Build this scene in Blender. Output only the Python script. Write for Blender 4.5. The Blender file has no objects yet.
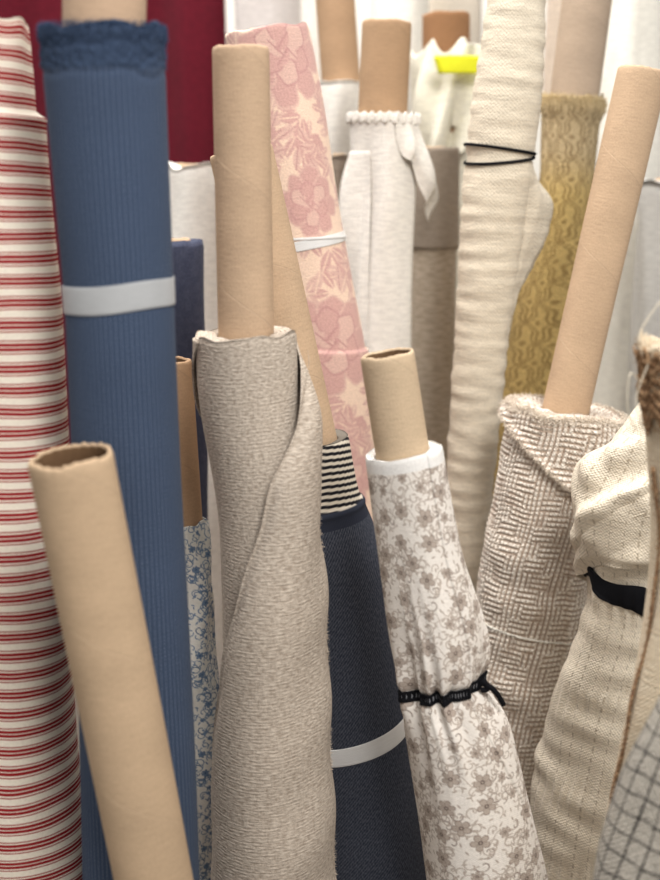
import bpy, math, numpy as np
from mathutils import Vector
pi=math.pi
FPX=1200.0; PITCH=math.radians(18); CAM=np.array([0,0,1.15])
cP,sP=math.cos(PITCH),math.sin(PITCH)
F=np.array([0,cP,-sP]); U=np.array([0,sP,cP]); R=np.array([1.0,0,0])
scene=bpy.context.scene; COL=scene.collection

def PT(px,py,Y):
    d=F+R*(px-330)/FPX-U*(py-440)/FPX
    t=Y/d[1]
    return CAM+d*t, t
def lin(c):
    c=np.array(c,float)/255.0
    return np.where(c<=0.04045,c/12.92,((c+0.055)/1.055)**2.4)
def sm(x,a,b):
    t=np.clip((x-a)/(b-a),0,1); return t*t*(3-2*t)
def soft(x,p=1.6): return (.5+.5*np.cos(x))**p

class Waves:
    def __init__(s,seed,n=12,kmax=4,m=40,amp=.001,kmin=0):
        r=np.random.RandomState(seed)
        s.k=r.randint(kmin,kmax+1,n)*r.choice([-1,1],n); s.m=r.uniform(-m,m,n); s.p=r.uniform(0,6.28,n); s.a=amp/math.sqrt(n)*1.4
    def __call__(s,th,ss):
        o=0
        for k,m,p in zip(s.k,s.m,s.p): o=o+np.sin(k*th+m*ss+p)
        return o*s.a

# ---------- materials ----------
class NB:
    def __init__(s,name):
        s.mat=bpy.data.materials.new(name); s.mat.use_nodes=True
        s.nt=s.mat.node_tree; s.nt.nodes.clear()
        s.out=s.nt.nodes.new('ShaderNodeOutputMaterial'); s.b=s.nt.nodes.new('ShaderNodeBsdfPrincipled')
        s.nt.links.new(s.b.outputs[0],s.out.inputs[0])
    def set(s,inp,v):
        if isinstance(v,bpy.types.NodeSocket): s.nt.links.new(v,inp)
        else:
            if isinstance(v,(tuple,list,np.ndarray)) and len(v)==3 and inp.type=='RGBA': v=(*[float(x) for x in v],1)
            inp.default_value=v
    def m(s,op,a,b=0.0,c=0.0):
        n=s.nt.nodes.new('ShaderNodeMath'); n.operation=op
        s.set(n.inputs[0],a); s.set(n.inputs[1],b); s.set(n.inputs[2],c); return n.outputs[0]
    def uv(s):
        n=s.nt.nodes.new('ShaderNodeUVMap'); x=s.nt.nodes.new('ShaderNodeSeparateXYZ'); s.nt.links.new(n.outputs[0],x.inputs[0])
        return x.outputs[0],x.outputs[1]
    def noise(s,u,v,su,sv,detail=3,w=0.0):
        c=s.nt.nodes.new('ShaderNodeCombineXYZ'); s.set(c.inputs[0],s.m('MULTIPLY',u,su)); s.set(c.inputs[1],s.m('MULTIPLY',v,sv)); c.inputs[2].default_value=w
        n=s.nt.nodes.new('ShaderNodeTexNoise'); s.nt.links.new(c.outputs[0],n.inputs['Vector']); n.inputs['Scale'].default_value=1; n.inputs['Detail'].default_value=detail
        return n.outputs['Fac']
    def mix(s,f,a,b,mode='MIX'):
        n=s.nt.nodes.new('ShaderNodeMix'); n.data_type='RGBA'; n.blend_type=mode
        s.set(n.inputs[0],f); s.set(n.inputs[6],a); s.set(n.inputs[7],b); return n.outputs[2]
    def ss(s,x,a,b):
        n=s.nt.nodes.new('ShaderNodeMapRange'); n.interpolation_type='SMOOTHSTEP'
        s.set(n.inputs[0],x); n.inputs[1].default_value=a; n.inputs[2].default_value=b; return n.outputs[0]
    def gray(s,v):
        c=s.nt.nodes.new('ShaderNodeCombineColor')
        for i in range(3): s.set(c.inputs[i],v)
        return c.outputs[0]
    def finish(s,col,height=None,dist=.001,strength=.6,rough=.92,sheen=.05):
        s.set(s.b.inputs['Base Color'],col); s.b.inputs['Roughness'].default_value=rough
        s.b.inputs['Specular IOR Level'].default_value=.15
        s.b.inputs['Sheen Weight'].default_value=sheen; s.b.inputs['Sheen Roughness'].default_value=.6
        if height is not None:
            n=s.nt.nodes.new('ShaderNodeBump'); n.inputs['Strength'].default_value=strength; n.inputs['Distance'].default_value=dist
            s.set(n.inputs['Height'],height); s.nt.links.new(n.outputs[0],s.b.inputs['Normal'])
        return s.mat

def weave(b,u,v,fu,fv):
    a=b.m('SINE',b.m('MULTIPLY',u,fu*6.283)); c=b.m('SINE',b.m('MULTIPLY',v,fv*6.283))
    return b.m('MULTIPLY',a,c)

def mat_fabric(name,col,col2=None,fu=300,fv=300,slub=(120,600),slubamt=.5,var=.12,dist=.001,attr=False,sheen=.05,strength=.7,weavecol=.0,fine=420):
    b=NB(name); u,v=b.uv()
    if attr:
        n=b.nt.nodes.new('ShaderNodeAttribute'); n.attribute_name='Col'; base=n.outputs['Color']
    else: base=lin(col)
    s1=b.noise(u,v,slub[0],slub[1],3); w=weave(b,u,v,fu,fv)
    if col2 is not None and not attr:
        base=b.mix(b.m('MULTIPLY',b.ss(s1,.36,.64),slubamt),base,lin(col2))
    n2=b.ss(b.noise(u,v,fine,fine,2,3.0),.25,.75); n3=b.noise(u,v,14,14,3,5.0)
    g=b.m('ADD',1-var*.9,b.m('MULTIPLY',n2,var)); g=b.m('ADD',g,b.m('MULTIPLY',n3,var*.8))
    g=b.m('ADD',g,b.m('MULTIPLY',w,weavecol))
    c=b.mix(1.0,base,b.gray(g),'MULTIPLY')
    h=b.m('ADD',b.m('MULTIPLY',w,.35),b.m('MULTIPLY',s1,1.2)); h=b.m('ADD',h,b.m('MULTIPLY',n2,.5))
    return b.finish(c,h,dist,strength,.93,sheen)

def mat_kraft(name,col=(188,162,132),seam=9.0):
    b=NB(name); u,v=b.uv()
    n1=b.noise(u,v,70,420,4); n2=b.noise(u,v,22,22,4,2.0); n3=b.noise(u,v,500,400,3,4.0)
    fib=b.ss(b.noise(u,v,120,500,2,8.0),.62,.74)
    g=b.m('ADD',.62,b.m('MULTIPLY',n1,.24)); g=b.m('ADD',g,b.m('MULTIPLY',n2,.28)); g=b.m('ADD',g,b.m('MULTIPLY',n3,.30))
    g=b.m('SUBTRACT',g,b.m('MULTIPLY',fib,.07))
    f=b.m('FRACT',b.m('ADD',b.m('MULTIPLY',v,seam),b.m('MULTIPLY',u,-5.305)))
    ln=b.m('SUBTRACT',1.0,b.ss(f,0.0,.018)); stp=b.ss(f,.45,1.0)
    g=b.m('SUBTRACT',g,b.m('MULTIPLY',ln,.12)); g=b.m('ADD',g,b.m('MULTIPLY',stp,.03))
    c=b.mix(1.0,lin(col),b.gray(g),'MULTIPLY')
    h=b.m('SUBTRACT',b.m('ADD',b.m('MULTIPLY',n1,.6),n3),b.m('MULTIPLY',ln,1.0))
    return b.finish(c,h,.0007,.6,.85,0.0)

def mat_plain(name,col,rough=.8,dist=.0008,var=.15,scale=300,sheen=.0):
    b=NB(name); 
    t=b.nt.nodes.new('ShaderNodeTexCoord'); n=b.nt.nodes.new('ShaderNodeTexNoise'); b.nt.links.new(t.outputs['Object'],n.inputs['Vector']); n.inputs['Scale'].default_value=scale
    g=b.m('ADD',1-var/2,b.m('MULTIPLY',n.outputs['Fac'],var))
    c=b.mix(1.0,lin(col),b.gray(g),'MULTIPLY')
    return b.finish(c,n.outputs['Fac'],dist,.4,rough,sheen)

# ---------- mesh ----------
def grid_obj(name,P,UV,mat,col=None,wrapc=True,wrapr=False,parent=None):
    base=np.array(parent.location) if parent else np.zeros(3)
    nr,nc=P.shape[:2]
    V=(P-base).reshape(-1,3).astype(np.float32)
    ri=np.arange(nr if wrapr else nr-1); ci=np.arange(nc if wrapc else nc-1)
    I,J=np.meshgrid(ri,ci,indexing='ij'); I=I.ravel(); J=J.ravel(); I2=(I+1)%nr; J2=(J+1)%nc
    L=np.stack([I*nc+J,I2*nc+J,I2*nc+J2,I*nc+J2],1)
    Jn=J+1 if wrapc else J2
    uv=np.stack([UV[I,J],UV[I2,J],UV[I2,Jn],UV[I,Jn]],1)
    me=bpy.data.meshes.new(name); nF=len(L)
    me.vertices.add(len(V)); me.vertices.foreach_set('co',V.ravel())
    me.loops.add(nF*4); me.loops.foreach_set('vertex_index',L.ravel().astype(np.int32))
    me.polygons.add(nF); me.polygons.foreach_set('loop_start',(np.arange(nF)*4).astype(np.int32))
    me.update(calc_edges=True)
    l=me.uv_layers.new(name='UVMap'); l.data.foreach_set('uv',uv.reshape(-1).astype(np.float32))
    me.polygons.foreach_set('use_smooth',np.ones(nF,bool))
    if col is not None:
        a=me.color_attributes.new('Col','FLOAT_COLOR','POINT')
        c4=np.ones((nr*nc,4),np.float32); c4[:,:3]=col.reshape(-1,3); a.data.foreach_set('color',c4.ravel())
    me.materials.append(mat); me.update()
    ob=bpy.data.objects.new(name,me); COL.objects.link(ob)
    if parent: ob.parent=parent
    return ob

class Roll:
    def __init__(s,table,Y0,lean=.07,zend=0.0):
        s.Y0=Y0; s.lean=lean
        c=[];r=[];s.py=[]
        for py,xl,xr in table:
            p,t=PT((xl+xr)/2,py,s.Y(py)); c.append(p); r.append((xr-xl)/2/FPX*t); s.py.append(py)
        c=np.array(c); r=np.array(r)
        a=c[-1]-c[0]; a/=np.linalg.norm(a); s.a=a
        k=(zend-c[-1][2])/a[2]
        if k>0:
            c=np.vstack([c,c[-1]+a*k]); r=np.append(r,r[-1])
        s.sv=np.concatenate([[0],np.cumsum(np.linalg.norm(np.diff(c,axis=0),axis=1))])
        s.L=s.sv[-1]
        s.ss=np.linspace(0,s.L,600); 
        ci=np.stack([np.interp(s.ss,s.sv,c[:,i]) for i in range(3)],1); rr=np.interp(s.ss,s.sv,r)
        w=max(3,int(.02/s.L*600)); ker=np.ones(2*w+1)/(2*w+1)
        def f(x):
            lo=2*x[0]-x[1:w+1][::-1]; hi=2*x[-1]-x[-w-1:-1][::-1]
            return np.convolve(np.concatenate([lo,x,hi]),ker,'valid')
        s.ci=np.stack([f(ci[:,i]) for i in range(3)],1); s.rr=f(rr)
        ex=np.array([1.0,0,0]); ex=ex-ex.dot(a)*a; ex/=np.linalg.norm(ex); ey=np.cross(ex,a)
        if ey[1]<0: ey=-ey
        s.ex,s.ey=ex,ey; s.disp=None; s.base=np.array([c[-1][0],c[-1][1],zend]); s.zend=zend; s.R=r.mean()
    def Y(s,py): return s.Y0*(1-s.lean*(py-50)/830.0)
    def s_at(s,py): return float(np.interp(py,s.py,s.sv[:len(s.py)]))
    def cen(s,x):
        e=np.minimum(x,0)[...,None]*s.a
        return np.stack([np.interp(x,s.ss,s.ci[:,i]) for i in range(3)],-1)+e
    def rad(s,x): return np.interp(x,s.ss,s.rr)
    def surf(s,th,x,off=0.0,r=None):
        rr=s.rad(x) if r is None else r
        if r is None and s.disp is not None: rr=rr+s.disp(th,x)
        rr=rr+off
        p=s.cen(x)+rr[...,None]*(np.sin(th)[...,None]*s.ex-np.cos(th)[...,None]*s.ey)
        p[...,2]=np.maximum(p[...,2],s.zend+.0005)
        return p

def make_root(name,base,label,cat,group=None):
    e=bpy.data.objects.new(name,None); e.location=base; e.empty_display_size=.05; COL.objects.link(e)
    e['label']=label; e['category']=cat
    if group: e['group']=group
    return e

def fabric(ro,mat,colfn=None,nth=240,ds=.003,edge=.0008,layers=5,ridge=.0012,r_in=.032,seed=1,name='fabric',parent=None,smax=None):
    th=np.linspace(-pi,pi,nth,endpoint=False); th2=np.append(th,pi)
    L=ro.L if smax is None else smax
    s_vis=min(ro.s_at(900)+.03,L)
    srow=np.concatenate([np.arange(0,s_vis,ds),np.arange(s_vis,L,.02),[L]])
    ew=Waves(seed,10,9,10,edge,1)
    r0=ro.rad(np.zeros(1))[0]; r_in=min(r_in,r0*.85)
    K=max(6,layers*5)
    rows=[];S=[]
    e0=ew(th,0*th)
    for d in (.03,.01): 
        x=np.full(nth,d)+e0; rows.append(ro.surf(th,x,0,np.full(nth,r_in))); S.append(-.03+ -d+0*th)
    for j in range(K):
        f=(j)/K
        rt=r_in+(r0+(ro.disp(th,0*th) if ro.disp else 0)-r_in)*f
        lay=ridge*(.5-.5*np.cos(2*pi*layers*f+th))
        x=e0*(.5+.5*f)+lay+.002*(1-f)
        rows.append(ro.surf(th,x,0,rt)); S.append(-(1-f)*.03+0*th)
    for i,x0 in enumerate(srow):
        x=x0+e0*math.exp(-x0/.02)
        off=-.0015*math.exp(-x0/.0015)
        rows.append(ro.surf(th,x,off)); S.append(x0+0*th)
    rows.append(ro.surf(th,np.full(nth,L),0,np.full(nth,r_in)))
    S.append(L+.03+0*th)
    P=np.array(rows); S=np.array(S)
    uu=(th2*ro.R)[None,:].repeat(len(rows),0); vv=np.concatenate([S,S[:,:1]],1)
    UV=np.stack([uu,vv],-1)
    col=None
    if colfn is not None: col=colfn(uu[:,:-1],S,th[None,:].repeat(len(rows),0))
    return grid_obj(name,P,UV,mat,col,True,False,parent)

kraft_inner_shade=mat_kraft('kraft_hollow_shade',(112,88,66),6)  # kraft for inner tube faces, darkened to paint in the shade of the hollow
def tube_mesh(name,A,B,r,mat,parent=None,wall=.004,squash=.02,nth=96,ph=0.3,seed=0,zmin=None,wob=.0004):
    A=np.array(A);B=np.array(B); a=B-A; L=np.linalg.norm(a); a/=L
    ex=np.array([1.0,0,0]); ex=ex-ex.dot(a)*a; ex/=np.linalg.norm(ex); ey=np.cross(ex,a)
    if ey[1]<0: ey=-ey
    th=np.linspace(-pi,pi,nth,endpoint=False); th2=np.append(th,pi)
    w=Waves(seed+5,6,5,10,wob,1); w2=Waves(seed+9,6,4,14,.0003); wr=Waves(seed+3,12,30,10,wob*.5,8)
    prof=[(0.0012,r-.0006),(0.0035,r)]+[(x,r) for x in np.linspace(.01,L,50)]+[(L,r-wall)]+[(x,r-wall) for x in np.linspace(L-.01,.01,30)]+[(.002,r-wall),(0,r-wall+.0008),(0,r-.0018)]
    P=[];UV=[]
    for (x,rr) in prof:
        k=math.exp(-x/.03)
        q=rr*(1+squash*np.cos(2*(th-ph))*(.4+.6*k))+w2(th,x+0*th)+w(th,0*th)*k*.5+wr(th,0*th)*math.exp(-x/.002)
        xs=x+w(th,0*th)*k+wr(th,0*th+1)*math.exp(-x/.002)
        p=A+xs[:,None]*a+q[:,None]*(np.sin(th)[:,None]*ex-np.cos(th)[:,None]*ey)
        if zmin is not None: p[:,2]=np.maximum(p[:,2],zmin)
        P.append(p); UV.append(np.stack([th2*.03,np.full(nth+1,x)],-1))
    ob=grid_obj(name,np.array(P),np.array(UV),mat,None,True,True,parent)
    ob.data.materials.append(kraft_inner_shade)
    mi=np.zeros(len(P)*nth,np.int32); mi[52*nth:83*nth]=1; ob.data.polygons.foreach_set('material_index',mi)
    return ob

def band(ro,name,mat,s0,hw,thick=.002,tilt=0.0,tph=0.0,gap=.0005,parent=None,nth=180,m=12,sq=.5,nz=None,nzs=None,swave=None):
    th=np.linspace(-pi,pi,nth,endpoint=False); th2=np.append(th,pi)
    ph=np.linspace(0,2*pi,m,endpoint=False)
    P=[];UV=[]
    for i,f in enumerate(ph):
        c=math.copysign(abs(math.cos(f))**sq,math.cos(f)); q=math.copysign(abs(math.sin(f))**sq,math.sin(f))
        off=gap+thick*.5+thick*.5*q*np.ones(nth)
        if nz is not None: off=off+nz(th,0*th+c*.01)*(q>0)
        h=hw*(1+(nzs(th,0*th) if nzs is not None else 0))
        s=s0+tilt*np.sin(th-tph)+c*h
        if swave is not None: s=s+swave(th,0*th)
        P.append(ro.surf(th,s,off)); UV.append(np.stack([th2*ro.R,np.full(nth+1,c*hw+ (q*.001))],-1))
    return grid_obj(name,np.array(P),np.array(UV),mat,None,True,True,parent)

def sheet(ro,name,mat,th0,th1,s0,s1,off,parent,nu=50,nv=60,colfn=None,thick=.0012,dth=None,dsf=None,thfn=None):
    a=np.linspace(0,1,nu); b=np.linspace(0,1,nv); B,A=np.meshgrid(b,a,indexing='ij')
    s=s0+(s1-s0)*B+(dsf(A,B) if dsf else 0)
    th=th0+(th1-th0)*A+(dth(A,B) if dth else 0)+(thfn(s) if thfn else 0)
    if callable(off): o=off(A,B)
    else: o=off+0*A
    P=ro.surf(th,s,o); UV=np.stack([th*ro.R,s],-1)
    ob=grid_obj(name,P,UV,mat,colfn(th*ro.R,s,th) if colfn else None,False,False,parent)
    md=ob.modifiers.new('thick','SOLIDIFY'); md.thickness=thick; return ob

def fibres(name,pts,dirs,lens,width,mat,parent,seed=0,seg=4,curl=.4):
    r=np.random.RandomState(seed); base=np.array(parent.location); V=[];Fc=[]
    for p,d,l in zip(pts,dirs,lens):
        d=d/np.linalg.norm(d); side=np.cross(d,r.normal(size=3)); side/=np.linalg.norm(side)+1e-9
        up=np.cross(side,d); q=np.array(p)-base; i0=len(V)
        for k in range(seg+1):
            w=width*(1-.7*k/seg)
            for j in range(3):
                an=j*2.094; V.append(q+w*(math.cos(an)*side+math.sin(an)*up))
            d=d+r.normal(size=3)*curl; d/=np.linalg.norm(d); q=q+d*l/seg
        for k in range(seg):
            for j in range(3):
                a=i0+k*3+j; b=i0+k*3+(j+1)%3; Fc.append((a,b,b+3,a+3))
        Fc.append((i0+seg*3,i0+seg*3+1,i0+seg*3+2))
    me=bpy.data.meshes.new(name); me.from_pydata([tuple(x) for x in V],[],Fc); me.materials.append(mat)
    ob=bpy.data.objects.new(name,me); COL.objects.link(ob); ob.parent=parent; ob['kind']='stuff'; return ob

def thread(name,pts,r,mat,parent):
    p=np.array(pts,float); n=len(p); q=np.vstack([2*p[0]-p[1],p,2*p[-1]-p[-2]]); out=[]
    for i in range(n-1):
        for t in np.linspace(0,1,10,endpoint=(i==n-2)):
            a,b_,c,d=q[i],q[i+1],q[i+2],q[i+3]
            out.append(.5*((2*b_)+(-a+c)*t+(2*a-5*b_+4*c-d)*t*t+(-a+3*b_-3*c+d)*t**3))
    out=np.array(out); tg=np.gradient(out,axis=0); tg/=np.linalg.norm(tg,axis=1)[:,None]+1e-9
    th=np.linspace(0,2*pi,8,endpoint=False); P=[];UV=[]
    for i,(o,t) in enumerate(zip(out,tg)):
        s_=np.cross(t,[0.3,1,.1]); s_/=np.linalg.norm(s_); u_=np.cross(s_,t)
        P.append(o+r*(np.cos(th)[:,None]*s_+np.sin(th)[:,None]*u_)); UV.append(np.stack([np.append(th,2*pi)*r,np.full(9,i*.001)],-1))
    return grid_obj(name,np.array(P),np.array(UV),mat,None,True,False,parent)

# ---------- pattern canvases ----------
class Canvas:
    def __init__(s,w,h,res,col):
        s.w,s.h,s.res=w,h,res; s.W,s.H=int(w*res),int(h*res)
        s.im=np.ones((s.H,s.W,3))*lin(col)
        y,x=np.mgrid[0:s.H,0:s.W]; s.x=(x+.5)/res; s.y=(y+.5)/res
    def d(s,cx,cy):
        dx=(s.x-cx+s.w/2)%s.w-s.w/2; dy=(s.y-cy+s.h/2)%s.h-s.h/2; return dx,dy
    def put(s,mask,col): s.im=s.im*(1-mask[...,None])+lin(col)*mask[...,None]
    def flower(s,cx,cy,r,n,ph,c1,c2,cc,dep=.45):
        dx,dy=s.d(cx,cy); a=np.arctan2(dy,dx)-ph; q=np.hypot(dx,dy)
        e=r*(1-dep+dep*np.abs(np.cos(n/2*a))**.7); px=1/s.res
        s.put(sm(e-q,-.3*px,.9*px),c2)
        s.put(sm(e*.88-q,-.3*px,.9*px)*(1-.6*(np.abs(np.sin(n/2*a))>.93)),c1)
        vein=(np.abs(np.sin(n*1.5*a))<.22)&(q<e*.65)&(q>r*.2); s.put(vein*.55,c2)
        s.put(sm(r*.24-q,-.5*px,.5*px),cc); s.put(sm(r*.1-q,-.5*px,.5*px),c1)
    def leaf(s,cx,cy,l,w,ph,c,c2=None):
        dx,dy=s.d(cx,cy); x=dx*math.cos(ph)+dy*math.sin(ph); y=-dx*math.sin(ph)+dy*math.cos(ph)
        e=w*(1-(x/l)**2)-np.abs(y); e[np.abs(x)>l]=-1
        s.put(sm(e,-.0001,.0003),c)
        if c2: s.put((sm(e,-.0001,.0003))*(np.abs(y)<w*.13),c2)
    def disc(s,cx,cy,rx,ry,ph,c,ce):
        dx,dy=s.d(cx,cy); x=dx*math.cos(ph)+dy*math.sin(ph); y=-dx*math.sin(ph)+dy*math.cos(ph)
        q=np.sqrt((x/rx)**2+(y/ry)**2)*(1+.06*np.sin(5*np.arctan2(y,x)+ph)); px=1/s.res/rx
        s.put(sm(1-q,-px,px),ce); s.put(sm(1-q-.13,-px,px),c)
    def stroke(s,pts,r,c):
        m=np.zeros((s.H,s.W))
        k=int(r*s.res)+2; oy,ox=np.mgrid[-k:k+1,-k:k+1]
        for (x,y) in pts:
            X=x*s.res-.5;Y=y*s.res-.5; ix,iy=int(round(X)),int(round(Y))
            d=np.hypot(ox+ix-X,oy+iy-Y)/s.res; v=sm(r-d,-.5/s.res,.5/s.res)
            yy=(iy+oy)%s.H; xx=(ix+ox)%s.W; m[yy,xx]=np.maximum(m[yy,xx],v)
        s.put(m,c)
    def curl(s,cx,cy,r,ph,turn,wid,c,sgn=1):
        t=np.linspace(0,1,int(60+r*s.res*6)); a=ph+sgn*turn*t; q=r*(1-.8*t)
        s.stroke(list(zip(cx+q*np.cos(a),cy+q*np.sin(a))),wid,c)
    def sample(s,u,v):
        X=(u*s.res)%s.W; Y=(v*s.res)%s.H
        x0=np.floor(X).astype(int)%s.W; y0=np.floor(Y).astype(int)%s.H; x1=(x0+1)%s.W; y1=(y0+1)%s.H
        fx=(X-np.floor(X))[...,None]; fy=(Y-np.floor(Y))[...,None]
        return (s.im[y0,x0]*(1-fx)+s.im[y0,x1]*fx)*(1-fy)+(s.im[y1,x0]*(1-fx)+s.im[y1,x1]*fx)*fy
def poisson(w,h,d,n,seed):
    r=np.random.RandomState(seed); P=[]
    for _ in range(8000):
        p=(r.rand()*w,r.rand()*h)
        if all(math.hypot((p[0]-q[0]+w/2)%w-w/2,(p[1]-q[1]+h/2)%h-h/2)>d for q in P): P.append(p)
        if len(P)>=n: break
    return P
def floral_canvas(ground,c1,c2,cc,seed,k=1.0,nc=4,dl=.0078,fs=1.0):
    w,h=.11*k,.13*k; cv=Canvas(w,h,3600/k,ground); r=np.random.RandomState(seed)
    sp=poisson(w,h,.0205*k,40,seed)
    # vines linking neighbouring flowers
    for i,(x,y) in enumerate(sp):
        nb=sorted(((math.hypot((x-a+w/2)%w-w/2,(y-b+h/2)%h-h/2),a,b) for (a,b) in sp))[1:3]
        for (_,a,b) in nb:
            dx=(a-x+w/2)%w-w/2; dy=(b-y+h/2)%h-h/2; t=np.linspace(0,1,140); bow=.0045*k*(1 if (i%2) else -1)*np.sin(2*pi*t)
            L=math.hypot(dx,dy); cv.stroke(list(zip(x+dx*t-dy/L*bow,y+dy*t+dx/L*bow)),.00042*k,c1)
    for (x,y) in sp:
        for j in range(nc):
            a=r.rand()*6.28; R_=r.uniform(.0045,.0080)*k
            cv.curl(x+.0118*k*math.cos(a),y+.0118*k*math.sin(a),R_,r.rand()*6.28,4.8,.00055*k,c1 if j else c2,r.choice([-1,1]))
    for (x,y) in poisson(w,h,dl*k,260,seed+1):
        a=r.rand()*6.28; cv.leaf(x,y,.0028*k,.0010*k,a,c1); 
        if r.rand()<.4: cv.leaf(x+.003*k*math.cos(a+1),y+.003*k*math.sin(a+1),.0022*k,.0009*k,a+1.2,c1)
    for i,(x,y) in enumerate(sp):
        if i%3==0: cv.flower(x,y,.0056*k*fs,6,r.rand()*6,c1,c2,cc)
        else: cv.flower(x,y,.0088*k*fs,5 if i%2 else 6,r.rand()*6,c1,c2,cc)
    return cv
def damask_canvas():
    w,h=.24,.30; G=(232,206,186); c1=(205,166,158); c2=(192,150,146); c3=(215,182,170)
    cv=Canvas(w,h,1200,G); r=np.random.RandomState(4)
    for (x,y) in poisson(w,h,.030,80,15):
        a=r.rand()*6.28
        for o in (-.9,0,.9):
            cv.leaf(x+.013*math.cos(a+o),y+.013*math.sin(a+o),.013,.0052,a+o,c3 if o else c1,G)
    def scroll(x,y,R_,ph,sg,turn=4.6):
        t=np.linspace(0,1,500); a=ph+sg*turn*t; q=R_*(1-.82*t)
        for tt,aa,qq in list(zip(t,a,q))[::6]:
            wd=.0014+.0036*math.sin(pi*tt)**1.0
            cv.disc(x+qq*math.cos(aa),y+qq*math.sin(aa),wd,wd,0,c1,c1)
        for i,tt in enumerate(np.linspace(.02,.75,9)):
            aa=ph+sg*turn*tt
            for sd in (1,-1):
                qq=R_*(1-.82*tt)+sd*.011*(1-.5*tt); cv.leaf(x+qq*math.cos(aa),y+qq*math.sin(aa),.015*(1-.5*tt),.0058*(1-.5*tt),aa+.8*sg*sd,c3 if i%2 else c1,c2 if i%2 else G)
        cv.disc(x+R_*.12*math.cos(a[-1]),y+R_*.12*math.sin(a[-1]),.005,.005,0,c1,c2)
    for (x,y,R_,ph,sg) in [(.12,.11,.044,0,1),(.0,.14,.042,2,-1),(.12,.27,.044,3,-1),(.0,.28,.042,1,1),(.20,.13,.028,5,1),(.08,.16,.028,4,-1)]: scroll(x,y,R_,ph,sg)
    def peony(x,y,R_):
        for k in range(8):
            a=k*.785+.2; rr=r.uniform(.58,.8); cv.disc(x+R_*rr*math.cos(a),y+R_*rr*math.sin(a),R_*r.uniform(.3,.44),R_*r.uniform(.28,.38),a+r.uniform(-.4,.4),c1,c3)
        for k in range(6):
            a=k*1.047+.5; rr=r.uniform(.30,.48); cv.disc(x+R_*rr*math.cos(a),y+R_*rr*math.sin(a),R_*.30,R_*.26,a+r.uniform(-.5,.5),c3 if k%2 else c1,c2)
        for k in range(4):
            a=k*1.57+.2; cv.leaf(x+R_*.15*math.cos(a),y+R_*.15*math.sin(a),R_*.24,R_*.15,a+.6,c1 if k%2 else c3,c2)
    for (x,y,R_) in [(.06,.065,.052),(.18,.215,.052),(.18,.065,.032),(.06,.22,.034)]: peony(x,y,R_)
    return cv

# ---------- shared materials ----------
kraft=mat_kraft('kraft_cardboard',(188,163,137)); kraft_pale=mat_kraft('kraft_pale',(194,173,147),8); kraft_dark=mat_kraft('kraft_dark',(176,147,119),10)
def satin(name,col):
    b=NB(name); u,v=b.uv(); n=b.noise(u,v,60,900,3); n2=b.noise(u,v,40,40,2,3)
    g=b.m('ADD',.84,b.m('MULTIPLY',b.m('ADD',n,n2),.16))
    return b.finish(b.mix(1.0,lin(col),b.gray(g),'MULTIPLY'),b.m('ADD',n,n2),.0008,.6,.45,.1)
white_rib=satin('white_satin_ribbon',(222,221,219)); grey_rib=satin('grey_satin_ribbon',(176,177,178))
black_el=mat_plain('black_elastic',(22,22,26),.8,.001,.5,900)
GR='fabric rolls standing upright'
def make_roll(label,table,Y0,mat,colfn=None,tube=None,tmat=None,lean=.07,disp=None,wall=.004,core=True,tdepth=.12,**kw):
    ro=Roll(table,Y0,lean); ro.disp=disp
    root=make_root('fabric_roll',ro.base,label,'fabric roll',GR); ro.root=root
    c0=ro.cen(np.zeros(1))[0]
    if tube:
        cx,py,hw=tube; T,t=PT(cx,py,ro.Y(py)); r=hw/FPX*t
        d=c0-T; L=np.linalg.norm(d)
        ro.tube=tube_mesh('cardboard_tube',T,c0+d/L*tdepth,r,tmat or kraft,root,wall,seed=int(cx))
        kw.setdefault('r_in',r+.0012)
    elif core:
        r=ro.rad(np.zeros(1))[0]*.5
        tube_mesh('cardboard_tube',c0-ro.a*.002,c0+ro.a*.12,r,tmat or kraft,root,wall,seed=3); kw.setdefault('r_in',r+.0012)
    ro.fab=fabric(ro,mat,colfn,parent=root,**kw)
    return ro

# ============ 1 red ticking ============
b=NB('red_ticking_stripe'); u,v=b.uv()
wob=b.m('MULTIPLY',b.m('SUBTRACT',b.noise(u,v,12,12,2),.5),.0055)
vv=b.m('ADD',b.m('ADD',v,wob),b.m('MULTIPLY',u,-.03))
f=b.m('FRACT',b.m('MULTIPLY',vv,1/.0185))
def stripe(f,a,c,e=.03): return b.m('MULTIPLY',b.ss(f,a-e,a+e),b.m('SUBTRACT',1.0,b.ss(f,c-e,c+e)))
mk=b.m('ADD',b.m('ADD',stripe(f,.07,.13,.015),stripe(f,.21,.37,.015)),b.m('ADD',stripe(f,.42,.58,.015),stripe(f,.66,.72,.015)))
thr=b.noise(u,v,700,420,2,1.0)
mk=b.m('MULTIPLY',mk,b.m('ADD',.80,b.m('MULTIPLY',thr,.5)))
base=b.mix(b.m('MINIMUM',mk,1.0),lin((232,222,207)),lin((152,36,42)))
g=b.m('ADD',.82,b.m('MULTIPLY',b.noise(u,v,400,500,2,7.0),.34))
m_red=b.finish(b.mix(1.0,base,b.gray(g),'MULTIPLY'),thr,.0008,.6,.92,.0)
wv=Waves(11,10,4,25,.0022)
stp_s=.075
def d_red(th,s):
    return wv(th,s)-.0075*(1-sm(s,stp_s-.0015,stp_s+.0015))+.0014*np.exp(-((s-stp_s-.004)/.003)**2)+.0015*soft(3*th+9*s)
r1=make_roll('red and white striped cotton ticking roll beside the navy roll',[(22,-84,34),(105,-80,40),(200,-72,47),(300,-64,56),(450,-54,65),(600,-46,72),(880,-30,86)],1.06,m_red,disp=d_red,nth=200,ds=.003,edge=.001,layers=8)

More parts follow.
